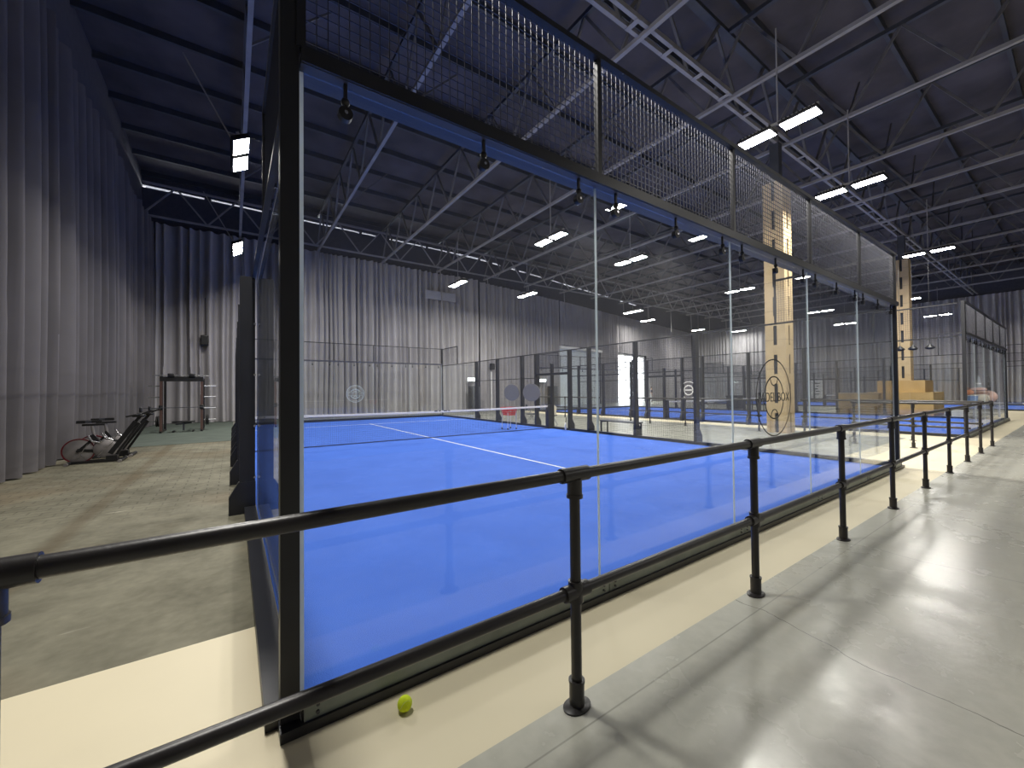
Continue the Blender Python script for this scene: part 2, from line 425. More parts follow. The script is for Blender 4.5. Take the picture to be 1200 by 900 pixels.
for nm, lab, yy in (('lattice_girder', 'steel lattice girder along the head of the back wall drape', 23.2),):
    g2 = thing(nm, lab, 'girder', (-3.8, yy, 9.98))
    MB().bar((0, 0, 0), (59.5, 0, 0), .08, .09).build('bottom_chord', M['steel'], g2)
    MB().bar((0, 0, 1.55), (59.5, 0, 1.55), .09, .1).build('top_chord', M['steel'], g2)
    wb = MB()
    for k in range(24): a = k*2.48; wb.bar((a, 0, 0), (a+1.24, 0, 1.55), .065); wb.bar((a+1.24, 0, 1.55), (a+2.48, 0, 0), .065)
    wb.build('web_lattice', M['steel'], g2)

# plywood clad columns
def column(loc, label, group='plywood clad columns'):
    t = thing('clad_column', label, 'column', loc, 0, group); h = 8.55; e = .31
    MB().box((-.14, -.14, 0), (.14, .14, 10.0-.06)).build('steel_core', M['steeldark'], t)
    f = MB()
    for axis in (0, 1):
        for s in (-1, 1):
            for a0, a1 in ((-e, -.055), (.055, e)):
                lo, hi = (a0, a1)
                c0, c1 = sorted((s*e, s*(e-.02)))
                if axis == 0: f.box((c0, lo, 0), (c1, hi, h))
                else: f.box((lo*(.93), c0, 0), (hi*.93, c1, h))
            zz = 0.
            for k in range(10):
                z0 = 0. if k == 0 else .02+(k-1)*.985+.655
                z1 = .02 if k == 0 else min(h, .02+k*.985)
                if z0 > h: break
                c0, c1 = sorted((s*(e-.002), s*(e-.018)))
                if axis == 0: f.box((c0, -.056, z0), (c1, .056, z1))
                else: f.box((-.056, c0, z0), (.056, c1, z1))
    f.build('plywood_cladding', M['ply'], t)
    jn = MB()
    for k in range(9):
        z = .19+k*.985
        jn.box((-e-.002, -e, z), (-e+.004, e, z+.006)); jn.box((-e, -e-.002, z), (e, -e+.004, z+.006))
    jn.build('panel_joint', M['steeldark'], t)
    return t
column((15.17, 3.95, 0), 'tall plywood clad column with dark slots in the aisle beside the nearest court')
column((30.4, 3.75, 0), 'tall plywood clad column with dark slots rising out of the stepped plywood platform')
pl = thing('stepped_platform', 'stepped warm plywood platform wrapped around the far clad column', 'platform', (30.4, 3.75, 0))
def hollow(name, x, y, z0, z1, m):
    mb = MB(); c = .34
    mb.box((-x,-y,z0),(-c,y,z1)); mb.box((c,-y,z0),(x,y,z1)); mb.box((-c,-y,z0),(c,-c,z1)); mb.box((-c,c,z0),(c,y,z1))
    return mb.build(name, m, pl)
hollow('lower_tier', 1.3, 1.3, 0, 1.22, M['plinth']); hollow('upper_tier', .95, .95, 1.22, 1.85, M['plinth'])
jn = MB()
for k in (1, 2): jn.box((-1.304, -1.3+k*.867, .02), (-1.3, -1.3+k*.867+.012, 1.2)); jn.box((-1.3+k*.867, -1.304, .02), (-1.3+k*.867+.012, -1.3, 1.2))
jn.box((-1.304, -1.3, .6), (-1.3, 1.3, .612)); jn.box((-1.3, -1.304, .6), (1.3, -1.3, .612))
jn.build('panel_joint', M['ply'], pl)
sb = thing('plywood_bench', 'low plywood bench box standing in front of the stepped platform', 'bench', (28.18, 5.2, 0))
MB().rbox((-.28, -.9, 0), (.28, .9, 1.15), .015).build('body', M['plinth'], sb)
MB().rbox((-.3, -.93, 1.15), (.3, .93, 1.2), .01).build('top', M['ply'], sb)

# ------------------------------------------------------------------ courts
def text_mesh(name, body, size, m, parent, loc, rot, ext=.0015):
    cu = bpy.data.curves.new('t', 'FONT'); cu.body = body; cu.size = size; cu.align_x = 'CENTER'; cu.align_y = 'CENTER'; cu.extrude = ext; cu.offset = -.0016
    ob = bpy.data.objects.new('t', cu); COL.objects.link(ob)
    dg = bpy.context.evaluated_depsgraph_get(); dg.update()
    me = bpy.data.meshes.new_from_object(ob.evaluated_get(dg)); bpy.data.objects.remove(ob); bpy.data.curves.remove(cu)
    me.name = name; me.materials.clear(); me.materials.append(m)
    o = bpy.data.objects.new(name, me); COL.objects.link(o); o.parent = parent; o.location = loc; o.rotation_euler = rot
    return o

def mesh_wires(u0, u1, z0, z1, plane, pitch=.05, w=.0042, off=0.):
    mb = MB()
    nu = round((u1-u0)/pitch); nz = round((z1-z0)/pitch)
    for k in range(nu+1):
        u = u0+(u1-u0)*k/nu
        if plane == 'y': mb.box((u-w/2, off-w/2, z0), (u+w/2, off+w/2, z1))
        else: mb.box((off-w/2, u-w/2, z0), (off+w/2, u+w/2, z1))
    for k in range(nz+1):
        z = z0+(z1-z0)*k/nz
        if plane == 'y': mb.box((u0, off+w/2, z-w/2), (u1, off+w*1.5, z+w/2))
        else: mb.box((off+w/2, u0, z-w/2), (off+w*1.5, u1, z+w/2))
    return mb

GZ = .115
# ---- end wall (local: x 0..10, outside is -y)
ew = thing('glass_end_wall', 'near glass end wall of the nearest court with shade-blackened emblem, steel beam and mesh above', 'court wall', (0, 0, 0), 0, 'glass end walls of the courts')
MB().box((-.09, -.11, 0), (10.12, -.02, .05)).box((-.004, -.0845, .05), (10.004, .008, GZ-.001)).build('base_rail', M['frame'], ew)
kp = MB()
for k in range(5): kp.box((k*2+.004, -.095, .05), (k*2+1.996, -.085, GZ+.02))
kp.build('kerb_plate', M['plate'], ew)
bt = MB()
for k in range(5):
    for xx in (.06, 1.94):
        for z in (.075, .11): bt.tube((k*2+xx, -.094, z), (k*2+xx, -.105, z), .008, 10)
bt.build('plate_bolt', M['steeldark'], ew)
for k in range(5):
    g = MB().box((k*2+(.005 if k else .016), -.006, GZ), (k*2+1.995, .006, 3.05)).build('glass_panel', M['glass'], ew)
    MB().box((k*2+(.0042 if k else -.0072), -.0066, GZ), (k*2+(.0052 if k else .016), .0062, 3.05)).build('polished_edge', M['glassedge'], g)
    MB().box((k*2+1.9948, -.0062, GZ), (k*2+1.9958, .0062, 3.05)).build('polished_edge', M['glassedge'], g)
MB().box((0, -.06, 3.055), (10.14, .10, 3.125)).build('header_beam', M['beamgrey'], ew)
MB().box((0, -.072, 3.058), (10.14, -.0605, 3.135)).build('beam_cap', M['frame'], ew)
for k in range(5):
    for xx in (.2, 1.0, 1.8):
        X = k*2+xx
        c = MB().tube((X, -.008, 2.905), (X, -.045, 2.905), .034, 20); c.bar((X, -.03, 2.92), (X, -.03, 3.055), .016); c.sphere((X, -.03, 2.965), .021, 12, 8)
        cl = c.build('glass_clamp', M['black'], ew)
        MB().tube((X, -.044, 2.905), (X, -.054, 2.905), .009, 8).build('clamp_bolt', M['chrome'], cl)
for k in range(6):
    X = min(9.98, max(.02, k*2.)) if k not in (0, 5) else (0 if k == 0 else 10)
    MB().box((X-.02, -.06, 3.126), (X+.02, -.02, 4.02)).build('mesh_post', M['frame'], ew)
for k in range(5): mesh_wires(k*2+.02, k*2+1.98, 3.14, 4.0, 'y', .05, .0044, -.03).build('mesh_panel', M['wire'], ew)
MB().box((-.05, -.08, 4.0), (10.05, -.03, 4.04)).build('top_rail', M['frame'], ew)
for X0, X1 in ((-.085, -.0075), (10.012, 10.085)):
    MB().box((X0, -.055, .05), (X1, .02, 4.05)).build('corner_post', M['frame'], ew)
em = MB(); ce = (5-.05, -.0095, 1.41)
em.ring(ce, .445, .012, .003); em.ring(ce, .245, .014, .003, a0=.22, a1=PI-.22); em.ring(ce, .245, .014, .003, a0=PI+.22, a1=2*PI-.22)
em.ring((ce[0], ce[1], ce[2]+.235), .095, .011, .003, a0=PI, a1=2*PI, n=30); em.ring((ce[0], ce[1], ce[2]-.235), .095, .011, .003, a0=0, a1=PI, n=30)
eo = em.build('emblem', M['black'], ew)  # emblem and lettering in black: backlit shade put into their colour
text_mesh('lettering', 'PADEL BOX', .155, M['black'], eo, (ce[0], ce[1], ce[2]), (PI/2, 0, 0))

# ---- side wall (local: y 0..20, outside is -x)
sw = thing('mesh_side_wall', 'left side wall of the nearest court, seen almost edge on behind the corner post', 'court wall', (0, 0, 0), 0, 'mesh and glass side walls of the courts')
MB().box((-.14, 0, 0), (-.02, 20, .09)).build('base_rail', M['frame'], sw)
for ya in (.095, 2.005, 16.005, 17.995):
    yb = {.095: 1.995, 2.005: 3.95, 16.005: 17.985, 17.995: 19.905}[ya]
    if ya == 16.005: ya = 16.05
    MB().box((-.006, ya, .09), (.006, yb, 3.0)).build('glass_panel', M['glass'], sw)
def flange(mb, y):
    mb.prism([(-.02, 0), (-.30, 0), (-.30, .22), (-.20, .40), (-.02, .40)], 'y', y-.045, y+.045)
for y in (4, 6, 8, 9, 10, 11, 12, 14, 16):
    if y == 10:
        MB().box((-.16, y-.035, .09), (-.03, y+.035, 2.55)).build('post', M['frame'], sw); continue
    p = MB().box((-.19, y-.04, .0), (-.025, y+.04, 3.0)).build('post', M['frame'], sw)
    fl = MB(); flange(fl, y); fl.build('foot_flange', M['frame'], p)
    if y in (4, 16):
        b = MB()
        for z in (.45, 1.1, 1.75, 2.4): b.tube((-.03, y-.042, z), (-.03, y-.052, z), .014, 10); b.tube((-.03, y+.042, z), (-.03, y+.052, z), .014, 10)
        b.build('bolt', M['chrome'], p)
for ya, yb in ((4, 6), (6, 8), (8, 9), (11, 12), (12, 14), (14, 16)):
    mesh_wires(ya+.04, yb-.04, .12, 2.97, 'x', .05, .004, -.05).build('mesh_panel', M['wire'] if False else M['netcord'], sw)
mesh_wires(9.04, 10.96, 2.2, 2.97, 'x', .05, .004, -.05).build('mesh_panel', M['netcord'], sw)
for ya, yb in ((.09, 2.0), (18.0, 19.91)):
    mesh_wires(ya+.02, yb-.02, 3.03, 3.98, 'x', .05, .004, -.03).build('mesh_panel', M['netcord'], sw)
    MB().box((-.05, ya, 3.98), (-.015, yb, 4.02)).box((-.05, (yb if ya < 1 else ya)-.018, 3.0), (-.015, (yb if ya < 1 else ya)+.018, 4.02)).build('mesh_frame', M['frame'], sw)
MB().box((-.06, .09, 2.985), (-.02, 19.91, 3.02)).build('top_rail', M['frame'], sw)
r = MB()
for ya, yb in ((4, 9), (11, 16)): r.box((-.075, ya, 2.0), (-.052, yb, 2.03))
r.build('mid_rail', M['frame'], sw)
MB().box((-.14, 9.04, 2.10), (-.04, 10.96, 2.19)).build('gate_lintel', M['frame'], sw)

# ---- turf and net
tf = thing('court_turf', 'bright blue turf of the nearest court with white service lines', 'court turf', (0, 0, 0), 0, 'blue court turfs')
MB().box((0, 0, 0), (10, 20, .012)).build('turf_carpet', M['turf'], tf)
ln = MB().box((4.975, 2.85, .012), (5.025, 17.15, .014)); ln.build('centre_line', M['line'], tf)
MB().box((.0, 3.03, .012), (4.974, 3.08, .014)).box((5.026, 3.03, .012), (10, 3.08, .014)).build('service_line', M['line'], tf)
MB().box((.0, 16.92, .012), (4.974, 16.97, .014)).box((5.026, 16.92, .012), (10, 16.97, .014)).build('service_line', M['line'], tf)
nt_ = thing('court_net', 'dark net with white top band stretched across the nearest court', 'net', (0, 10, .0145), 0, 'court nets')
def nz(x): return .90-.04*(1-((x-5)/5)**2)
nn = MB(); bd = MB(); nx = 200
xs = [.06+9.88*k/nx for k in range(nx+1)]
for x in xs: nn.box((x-.0016, -.0016, .012), (x+.0016, .0016, nz(x)-.05))
for j in range(18):
    for k in range(0, nx, 10):
        xa, xb = xs[k], xs[k+10]; h = (j+.3)/18
        nn.bar((xa, 0, .02+(nz(xa)-.07)*h), (xb, 0, .02+(nz(xb)-.07)*h), .0032)
nn.build('netting', M['netcord'], nt_)
for k in range(0, nx, 5):
    xa, xb = xs[k], xs[k+5]; bd.bar((xa, 0, nz(xa)-.03), (xb, 0, nz(xb)-.03), .016, .065)
band = bd.build('top_band', M['netband'], nt_)
for k, wd in enumerate((.10, .05, .12, .07)): MB().box((5.1+k*.16, -.0105, .84), (5.1+k*.16+wd, -.0085, .868)).build('printed_mark', M['black'], band)
MB().bar((.06, 0, .015), (9.94, 0, .015), .012, .02).build('bottom_cord', M['netcord'], nt_)
for X in (-.02, 9.82):
    p = MB().prism([(X, 0), (X+.2, 0), (X+.2, .72), (X+.15, .93), (X+.05, .93), (X, .72)], 'y', -.09, .09).build('net_post', M['frame'], nt_)

C2, C3 = 17.5, 38.5
wm = MB(); wm.ring(ce, .44, .035, .003); wm.ring(ce, .375, .012, .003); wm.ring(ce, .245, .055, .003, a0=.30, a1=PI-.30); wm.ring(ce, .245, .055, .003, a0=PI+.30, a1=2*PI-.30)
wm.ring((ce[0], ce[1], ce[2]+.215), .10, .03, .003, a0=PI, a1=2*PI, n=30); wm.ring((ce[0], ce[1], ce[2]-.215), .10, .03, .003, a0=0, a1=PI, n=30)
for zz in (.085, -.085): wm.box((ce[0]-.36, ce[1]-.0015, ce[2]+zz-.012), (ce[0]+.36, ce[1]+.0015, ce[2]+zz+.012))
wo = wm.build('emblem', M['glassedge']); white_emblem = wo.data; bpy.data.objects.remove(wo)
def whiten(root):
    for o in bpy.data.objects:
        if o.parent == root and o.name.startswith('emblem'):
            o.data = white_emblem
            for c in bpy.data.objects:
                if c.parent == o: c.material_slots[0].link = 'OBJECT'; c.material_slots[0].material = M['glassedge']
far = dup(ew, (10, 20, 0), PI, 'far glass end wall of the nearest court with white round emblem, behind the net')
whiten(far)
dup(sw, (10, 20, 0), PI, 'right side wall of the nearest court with dark posts, mesh panels and gate opening')
for ox, nm in ((C2, 'second court, beyond the clad column'), (C3, 'farthest court, beyond the plywood platform')):
    dup(ew, (ox, 0, 0), 0, 'near glass end wall of the '+nm)
    e2 = dup(ew, (ox+10, 20, 0), PI, 'far glass end wall of the '+nm)
    w2_ = dup(sw, (ox, 0, 0), 0, 'left side wall of the '+nm)
    if ox == C2: lw2 = w2_
    dup(sw, (ox+10, 20, 0), PI, 'right side wall of the '+nm)
    dup(tf, (ox, 0, 0), 0, 'blue turf of the '+nm)
    dup(nt_, (ox, 10, .0145), 0, 'white banded net of the '+nm)
rg = MB(); rg.ring((-.09, 8.7, 1.45), .40, .03, .006, 'x'); rg.ring((-.09, 8.7, 1.45), .22, .05, .006, 'x'); rg.box((-.093, 8.34, 1.42), (-.087, 9.06, 1.48))
tag(rg.build('emblem', M['white'], lw2), 'round white emblem')

# oval grey plates on the right side mesh
for k, (yy, lab) in enumerate(((12.65, 'plain grey oval plate on the far mesh, above the red ball cart'), (11.2, 'plain grey oval plate on the far mesh, nearer the net post'))):
    t = thing('oval_plate', lab, 'plate', (9.985, yy, 1.42), 0, 'grey oval plates on the court mesh')
    MB().lathe([(.50, -.012), (.53, -.008), (.53, .004), (.50, .008)], (0,0,0), 'x', 40, 1.12, .70).build('disc', M['greydisc'], t)
    MB().box((.008, -.03, -.2), (.05, .03, .2)).build('bracket', M['frame'], t)

# ------------------------------------------------------------------ handrails
def rail(label, loc, rotz, length, posts, name='handrail', tee=True, close=False, group='black pipe handrails'):
    t = thing(name, label, 'handrail', loc, rotz, group); H, Lw, r = 1.11, .55, .0275
    a, b = (0, length)
    tp = MB()
    tp.tube((a, 0, H), (b, 0, H), r, 18)
    if close: tp.sphere((b, 0, H), r, 16, 8); tp.sphere((a, 0, H), r, 16, 8)
    tp.build('top_rail', M['pipe'], t)
    MB().tube((a, 0, Lw), (b, 0, Lw), r*.92, 18).build('mid_rail', M['pipe'], t)
    for x in posts:
        p = MB().tube((x, 0, .0), (x, 0, H), .0255, 16).build('post', M['pipe'], t)
        MB().tube((x, 0, .012), (x, 0, .125), .036, 18).tube((x, 0, .118), (x, 0, .13), .039, 18).lathe([(.075, 0), (.075, .008), (.06, .014), (.036, .016)], (x, 0, 0), 'z', 24, 1.0, .72).build('floor_flange', M['pipe'], p)
        f = MB(); f2 = MB()
        f.tube((max(a, x-.075), 0, Lw), (min(b, x+.075), 0, Lw), .036, 18).tube((x, 0, Lw-.05), (x, 0, Lw+.05), .036, 16)
        f2.tube((max(a, x-.085), 0, H), (min(b, x+.085), 0, H), .036, 18).tube((x, 0, H-.10), (x, 0, H-.02), .036, 16).tube((x, 0, H-.112), (x, 0, H-.095), .04, 16)
        f.build('pipe_fitting', M['pipe'], p); f2.build('pipe_fitting', M['pipe'], p)
    return t
PS = [-.72+k*1.82 for k in range(-1, 10)]
rail('long black pipe handrail on flanged posts across the foreground beside the walkway', (0, -.69, .004), 0, 15.62, [], 'handrail') if False else None
hr = rail('long black pipe handrail on flanged posts in the foreground, edging the polished walkway', (-2.6, -.69, .004), 0, 18.1, [.06]+[x+2.6 for x in (-.72, 1.1, 2.91, 4.75, 6.53, 8.28, 10.08, 11.87, 13.6, 15.47)])
rail('short black pipe handrail leading off the long one, nearer the first court', (13.6, -.55, .004), PI/2, 2.15, [.95, 2.1], close=True)
rail('short black pipe handrail from the long one to the foot of the clad column', (15.45, -.55, .004), PI/2, 4.0, [1.3, 2.6, 3.9], close=True)
rail('black pipe handrail in the aisle just beyond the clad column, before the second court', (14.95, 4.45, .004), PI/2, 5.75, [.1, 2.9, 4.6, 5.65], close=True)
rail('black pipe handrail deep in the aisle in front of the roller shutter', (14.95, 12.0, .004), PI/2, 5.2, [.1, 2.6, 5.1], close=True)

# ------------------------------------------------------------------ lamps
def lamp_proto():
    t = thing('twin_floodlight', 'x', 'floodlight', (0, 0, 7.5), 0, 'twin LED floodlights under the roof')
    for s in (-1, 1):
        c = s*.45
        h = MB().rbox((-.20, c-.38, .0), (.20, c+.38, .07), .015)
        for k in range(9): h.box((-.19, c-.34+k*.08, .07), (.19, c-.335+k*.08, .12))
        ho = h.build('housing', M['black'], t)
        MB().add([(-.17, c-.35, -.004), (-.17, c+.35, -.004), (.17, c+.35, -.004), (.17, c-.35, -.004)], [(0, 1, 2, 3)]).build('led_panel', M['lamp'], ho)
    MB().box((-.03, -.8, .12), (.03, .8, .18)).build('mounting_bar', M['steel'], t)
    MB().tube((0, 0, .18), (0, 0, 2.38), .018, 8).build('drop_rod', M['steel'], t)
    return t
lp = lamp_proto()
spots = []
for x, row in ((-.1, 'left edge of the nearest court'), (10.1, 'right edge of the nearest court'), (14.95, 'aisle side of the second court'), (25.2, 'right half of the second court')):
    for y, wh in ((1.9, 'near end'), (10, 'middle'), (18, 'far end')): spots.append((x, y, 'twin LED floodlight above the %s, %s of its row' % (row, wh)))
    if x > 0: spots.append((x, -6.2, 'added fill lamp over the walkway, in line with the %s' % row))  # unseen lamps, added only to brighten the walkway
for x, y, wh in ((37.8, 5.1, 'left side of the farthest court, nearer of two'), (37.8, 9.9, 'left side of the farthest court, deeper of two'), (48.0, 26.0, 'back wall drape right of the bright doorway'),
                 (48.5, 5.1, 'right side of the farthest court, nearer of two'), (47.2, 11, 'right side of the farthest court, deeper of two'), (53.6, 23.7, 'far right corner of the hall'), (36.5, 25.0, 'bright open doorway at the back wall')):
    spots.append((x, y, 'twin LED floodlight above the '+wh))
for i, (x, y, lab) in enumerate(spots):
    zl = 8.9 if y > 23 else 7.5
    if i == 0: l_ = lp; lp.location = (x, y, 7.5); lp['label'] = lab
    else: l_ = dup(lp, (x, y, zl), 0, lab)
    if y < 0:
        for o in bpy.data.objects:
            if o.parent and o.parent.parent == l_ and o.name.startswith('led_panel'):
                o.material_slots[0].link = 'OBJECT'; o.material_slots[0].material = M['lampfill']
    l_.rotation_euler = (0, -.5 if x < 0 else 0, 0)
# three black pendants over the aisle beyond the second court
pd = thing('pendant_lamp', 'small black pendant lamp on a long cord, leftmost of three by the far clad column', 'pendant lamp', (26.3, 3.106, 3.24), 0, 'black pendant lamps')
MB().lathe([(.02, .26), (.05, .22), (.13, .14), (.19, .08), (.13, .02), (.04, 0)], (0,0,0), 'z', 20).build('shade', M['black'], pd)
MB().tube((0, 0, .25), (0, 0, 6.75), .006, 6).build('cord', M['black'], pd)
dup(pd, (26.3, 2.654, 3.24), 0, 'black pendant lamp on a long cord, middle of three by the far clad column')
dup(pd, (26.3, 2.086, 3.24), 0, 'small black pendant lamp on a long cord, rightmost of three by the far clad column')

# ------------------------------------------------------------------ small things
t = thing('tennis_ball', 'yellow tennis ball lying on the beige floor by the kerb', 'ball', (.415, -.235, .004+.034))
MB().sphere((0,0,0), .034, 28, 16).build('felt', M['ball'], t)
sm = MB(); pts = []
for k in range(49):
    a = 2*PI*k/48; u = Vector((math.cos(a)+.35*math.cos(3*a), math.sin(a)-.35*math.sin(3*a), .95*math.sin(2*a))).normalized()*.0342; pts.append(u)
for p, q in zip(pts, pts[1:]): sm.tube(p, q, .0008, 6)
so = sm.build('seam', M['seam'], t); t.rotation_euler = (.5, .3, .8)

# ball cart on the court
t = thing('ball_cart', 'red wire ball cart on tall white legs with casters, behind the net', 'ball cart', (8.57, 10.8, .0145))
bk = MB()
for z, e in ((.55, .17), (.64, .19), (.73, .21), (.84, .24)):
    for a, b in (((-e,-e),(e,-e)), ((e,-e),(e,e)), ((e,e),(-e,e)), ((-e,e),(-e,-e))): bk.bar((*a, z), (*b, z), .022)
for k in range(9):
    f = -1+k*.25
    for s in (-1, 1): bk.bar((f*.17, s*.17, .55), (f*.24, s*.24, .84), .012); bk.bar((s*.17, f*.17, .55), (s*.24, f*.24, .84), .012)
bk.box((-.17, -.17, .545), (.17, .17, .56)); bk.box((-.22,-.222,.76),(.22,-.215,.82)); bk.box((-.222,-.22,.76),(-.215,.22,.82))
bk.build('basket', M['red'], t)
for sx in (-1, 1):
    for sy_ in (-1, 1):
        l = MB().tube((sx*.2, sy_*.2, .05), (sx*.19, sy_*.19, .72), .012, 8).build('leg', M['white'], t)
        MB().tube((sx*.2-.015, sy_*.2, .03), (sx*.2+.015, sy_*.2, .03), .03, 12).build('caster', M['rubber'], l)

# padel racket leaning at the gate post
t = thing('padel_racket', 'white and black padel racket leaning against the gate post beyond the net', 'racket', (9.84, 8.98, .04)); t.rotation_euler = (0, .35, .6)
MB().lathe([(.10, -.018), (.125, -.012), (.125, .012), (.10, .018)], (0, 0, .14), 'y', 28, 1.0, 1.15).build('head', M['white'], t)
MB().prism([(-.05, .25), (.05, .25), (.016, .36), (-.016, .36)], 'y', -.014, .014).build('throat', M['black'], t)
MB().tube((0, 0, .35), (0, 0, .47), .016, 10).build('grip', M['black'], t)

# bench in the aisle
t = thing('bench', 'dark topped bench with thin black legs in the aisle beside the court mesh', 'bench', (10.55, 7.0, 0))
MB().rbox((-.19, -.78, .41), (.19, .78, .45), .008).build('seat', M['steeldark'], t)
for sx in (-1, 1):
    for sy_ in (-1, 1): MB().box((sx*.16-.02, sy_*.72-.02, 0), (sx*.16+.02, sy_*.72+.02, .41)).build('leg', M['black'], t)
MB().box((-.15, -.71, .37), (.15, -.68, .41)).box((-.15, .68, .37), (.15, .71, .41)).build('cross_rail', M['black'], t)

# chair and canvas bag beyond the gate
t = thing('canvas_bag', 'cream canvas bag standing on the folding chair beyond the net post', 'bag', (10.95, 11.0, .455))
MB().prism([(-.14, 0), (.14, 0), (.17, .34), (.05, .42), (-.15, .38)], 'y', -.08, .08).build('sack', M['bagm'], t)
MB().path([(-.06, 0, .37), (-.05, 0, .50), (.05, 0, .50), (.06, 0, .37)], .01, 8).build('handle', M['bagm'], t)
def chair(loc, rz, label):
    t = thing('folding_chair', label, 'chair', loc, rz, 'folding chairs beyond the net')
    MB().rbox((-.2, -.2, .42), (.2, .2, .45), .012).build('seat', M['black'], t)
    MB().rbox((-.2, .19, .62), (.2, .215, .86), .01).build('backrest', M['black'], t)
    for s in (-1, 1):
        MB().tube((s*.2, -.22, 0), (s*.2, .2, .86), .012, 8).build('leg', M['chrome'], t)
        MB().tube((s*.18, .24, 0), (s*.18, -.12, .43), .012, 8).build('leg', M['chrome'], t)
    return t
ch = chair((10.95, 11.0, 0), .8, 'black folding chair with metal legs beyond the net post, holding the cream bag')
dup(ch, (10.9, 12.45, 0), 1.1, 'black folding chair with metal legs just beyond the mesh behind the red ball cart')

# wall items at the back
def on_wall(x, off): p = wpt(x, off); return p[0], p[1]
aL = math.atan2(B.y-A.y, B.x-A.x)
def loudspeaker(x, z, label, pole=None):
    p = on_wall(x, .62); t = thing('wall_loudspeaker', label, 'loudspeaker', (p[0], p[1], z), aL, 'black loudspeakers in front of the back drape')
    MB().rbox((-.16, -.14, -.25), (.16, .14, .25), .03).build('cabinet', M['black'], t)
    MB().box((-.13, -.146, -.21), (.13, -.139, .21)).build('grille', M['rubber'], t)
    MB().tube((0, .13, 0), (0, .30, 0), .03, 8).build('bracket', M['steeldark'], t)
    MB().tube((.05, .16, .2), (.02, .20, 2.2), .012, 6).build('cable', M['rubber'], t)
    return t
loudspeaker(-1.45, 4.2, 'black loudspeaker on the drape above the squat rack')
loudspeaker(16.0, 3.35, 'black loudspeaker on the back drape, above a thin white pole')
p = on_wall(15.9, .62)
t = thing('white_pole', 'thin white upright pole below the back loudspeaker, beyond the net', 'pole', (p[0], p[1], 0))
MB().tube((0,0,.03), (0,0,2.95), .06, 12).build('tube', M['white'], t); MB().lathe([(.16, 0), (.16, .02), (.07, .04)], (0,0,0), 'z', 16).build('foot', M['white'], t)
for x, lab in ((14.16, 'lit exit sign above the tall black cabinet just past the court corner'), (21.7, 'lit exit sign above the cabinet left of the roller shutter')):
    p = on_wall(x, .72); t = thing('exit_sign', lab, 'exit sign', (p[0], p[1], 2.33), aL if x < 15 else ang, 'lit exit signs')
    MB().rbox((-.42, -.03, -.14), (.42, .05, .14), .015).build('case', M['white'], t)
    MB().box((-.39, -.036, -.11), (.39, -.03, .11)).build('lit_face', M['exitm'], t)
    MB().box((-.02, .04, -.05), (.02, .32, .05)).build('bracket', M['steeldark'], t)
for x, lab in ((14.16, 'tall black cabinet under the exit sign past the court corner'), (22.7, 'tall black cabinet against the drape left of the roller shutter')):
    p = on_wall(x, 1.0); t = thing('tall_cabinet', lab, 'cabinet', (p[0], p[1], 0), aL if x < 15 else ang, 'tall black cabinets at the back wall')
    MB().rbox((-.36, -.3, .03), (.36, .3, 1.85), .02).build('body', M['black'], t)
    d = MB().rbox((-.34, -.325, .1), (.34, -.301, 1.8), .01).build('door', M['steeldark'], t)
    MB().box((.27, -.36, .8), (.29, -.325, 1.2)).build('handle', M['chrome'], d)
    MB().box((-.3, -.25, 0), (.3, .25, .03)).build('plinth', M['rubber'], t)
p = on_wall(11.7, .66); t = thing('blank_sign', 'pale blank rounded panel hung high on the back drape', 'sign', (p[0], p[1], 8.17), aL); 
MB().rbox((-1.15, -.05, -.30), (1.15, .03, .30), .14, 5).build('panel', M['pale'], t)
MB().tube((-.8, 0, .29), (-.8, 0, 1.75), .01, 6).tube((.8, 0, .29), (.8, 0, 1.75), .01, 6).build('hanger_wire', M['steel'], t)
# banner and things beyond the second court
t = thing('roll_up_banner', 'white upright banner with dark marks far behind the plywood column, right of it', 'banner', (54.2, 15.6, 0), -1.0)
MB().box((-.55, -.01, .3), (.55, .01, 2.6)).build('sheet', M['white'], t)
for k, (a, b) in enumerate(((-.2, .25), (-.1, .3), (-.3, .1), (-.05, .2), (-.25, .3))): MB().box((a, -.014, .7+k*.3), (b, -.0101, .82+k*.3)).build('printed_mark', M['black'], t)
MB().rbox((-.6, -.1, 0), (.6, .1, .3), .03).build('base', M['black'], t)
t = thing('black_case', 'black square case on the floor beyond the second court, right of the doorway', 'case', (29.2, 12.4, 0))
MB().rbox((-.4, -.4, .04), (.4, .4, 1.0), .03).build('body', M['black'], t); MB().rbox((-.42, -.42, .9), (.42, .42, 1.0), .02).build('lid', M['rubber'], t)
for s in (-1, 1): MB().tube((s*.3, -.02, .025), (s*.3, .02, .025), .025, 10).build('caster', M['rubber'], t)
for k, (yy, lab) in enumerate(((10.9, 'black trestle table beyond the second court, beside the black case'), (9.3, 'black trestle table beyond the second court, farther from the black case'))):
    t = thing('trestle_table', lab, 'table', (29.3, yy, 0), 0, 'tables beyond the second court')
    MB().rbox((-.4, -.6, .72), (.4, .6, .76), .01).build('table_top', M['steeldark'], t)
    for sx in (-1, 1):
        for sy_ in (-1, 1): MB().box((sx*.35-.025, sy_*.52-.025, 0), (sx*.35+.025, sy_*.52+.025, .72)).build('leg', M['black'], t)
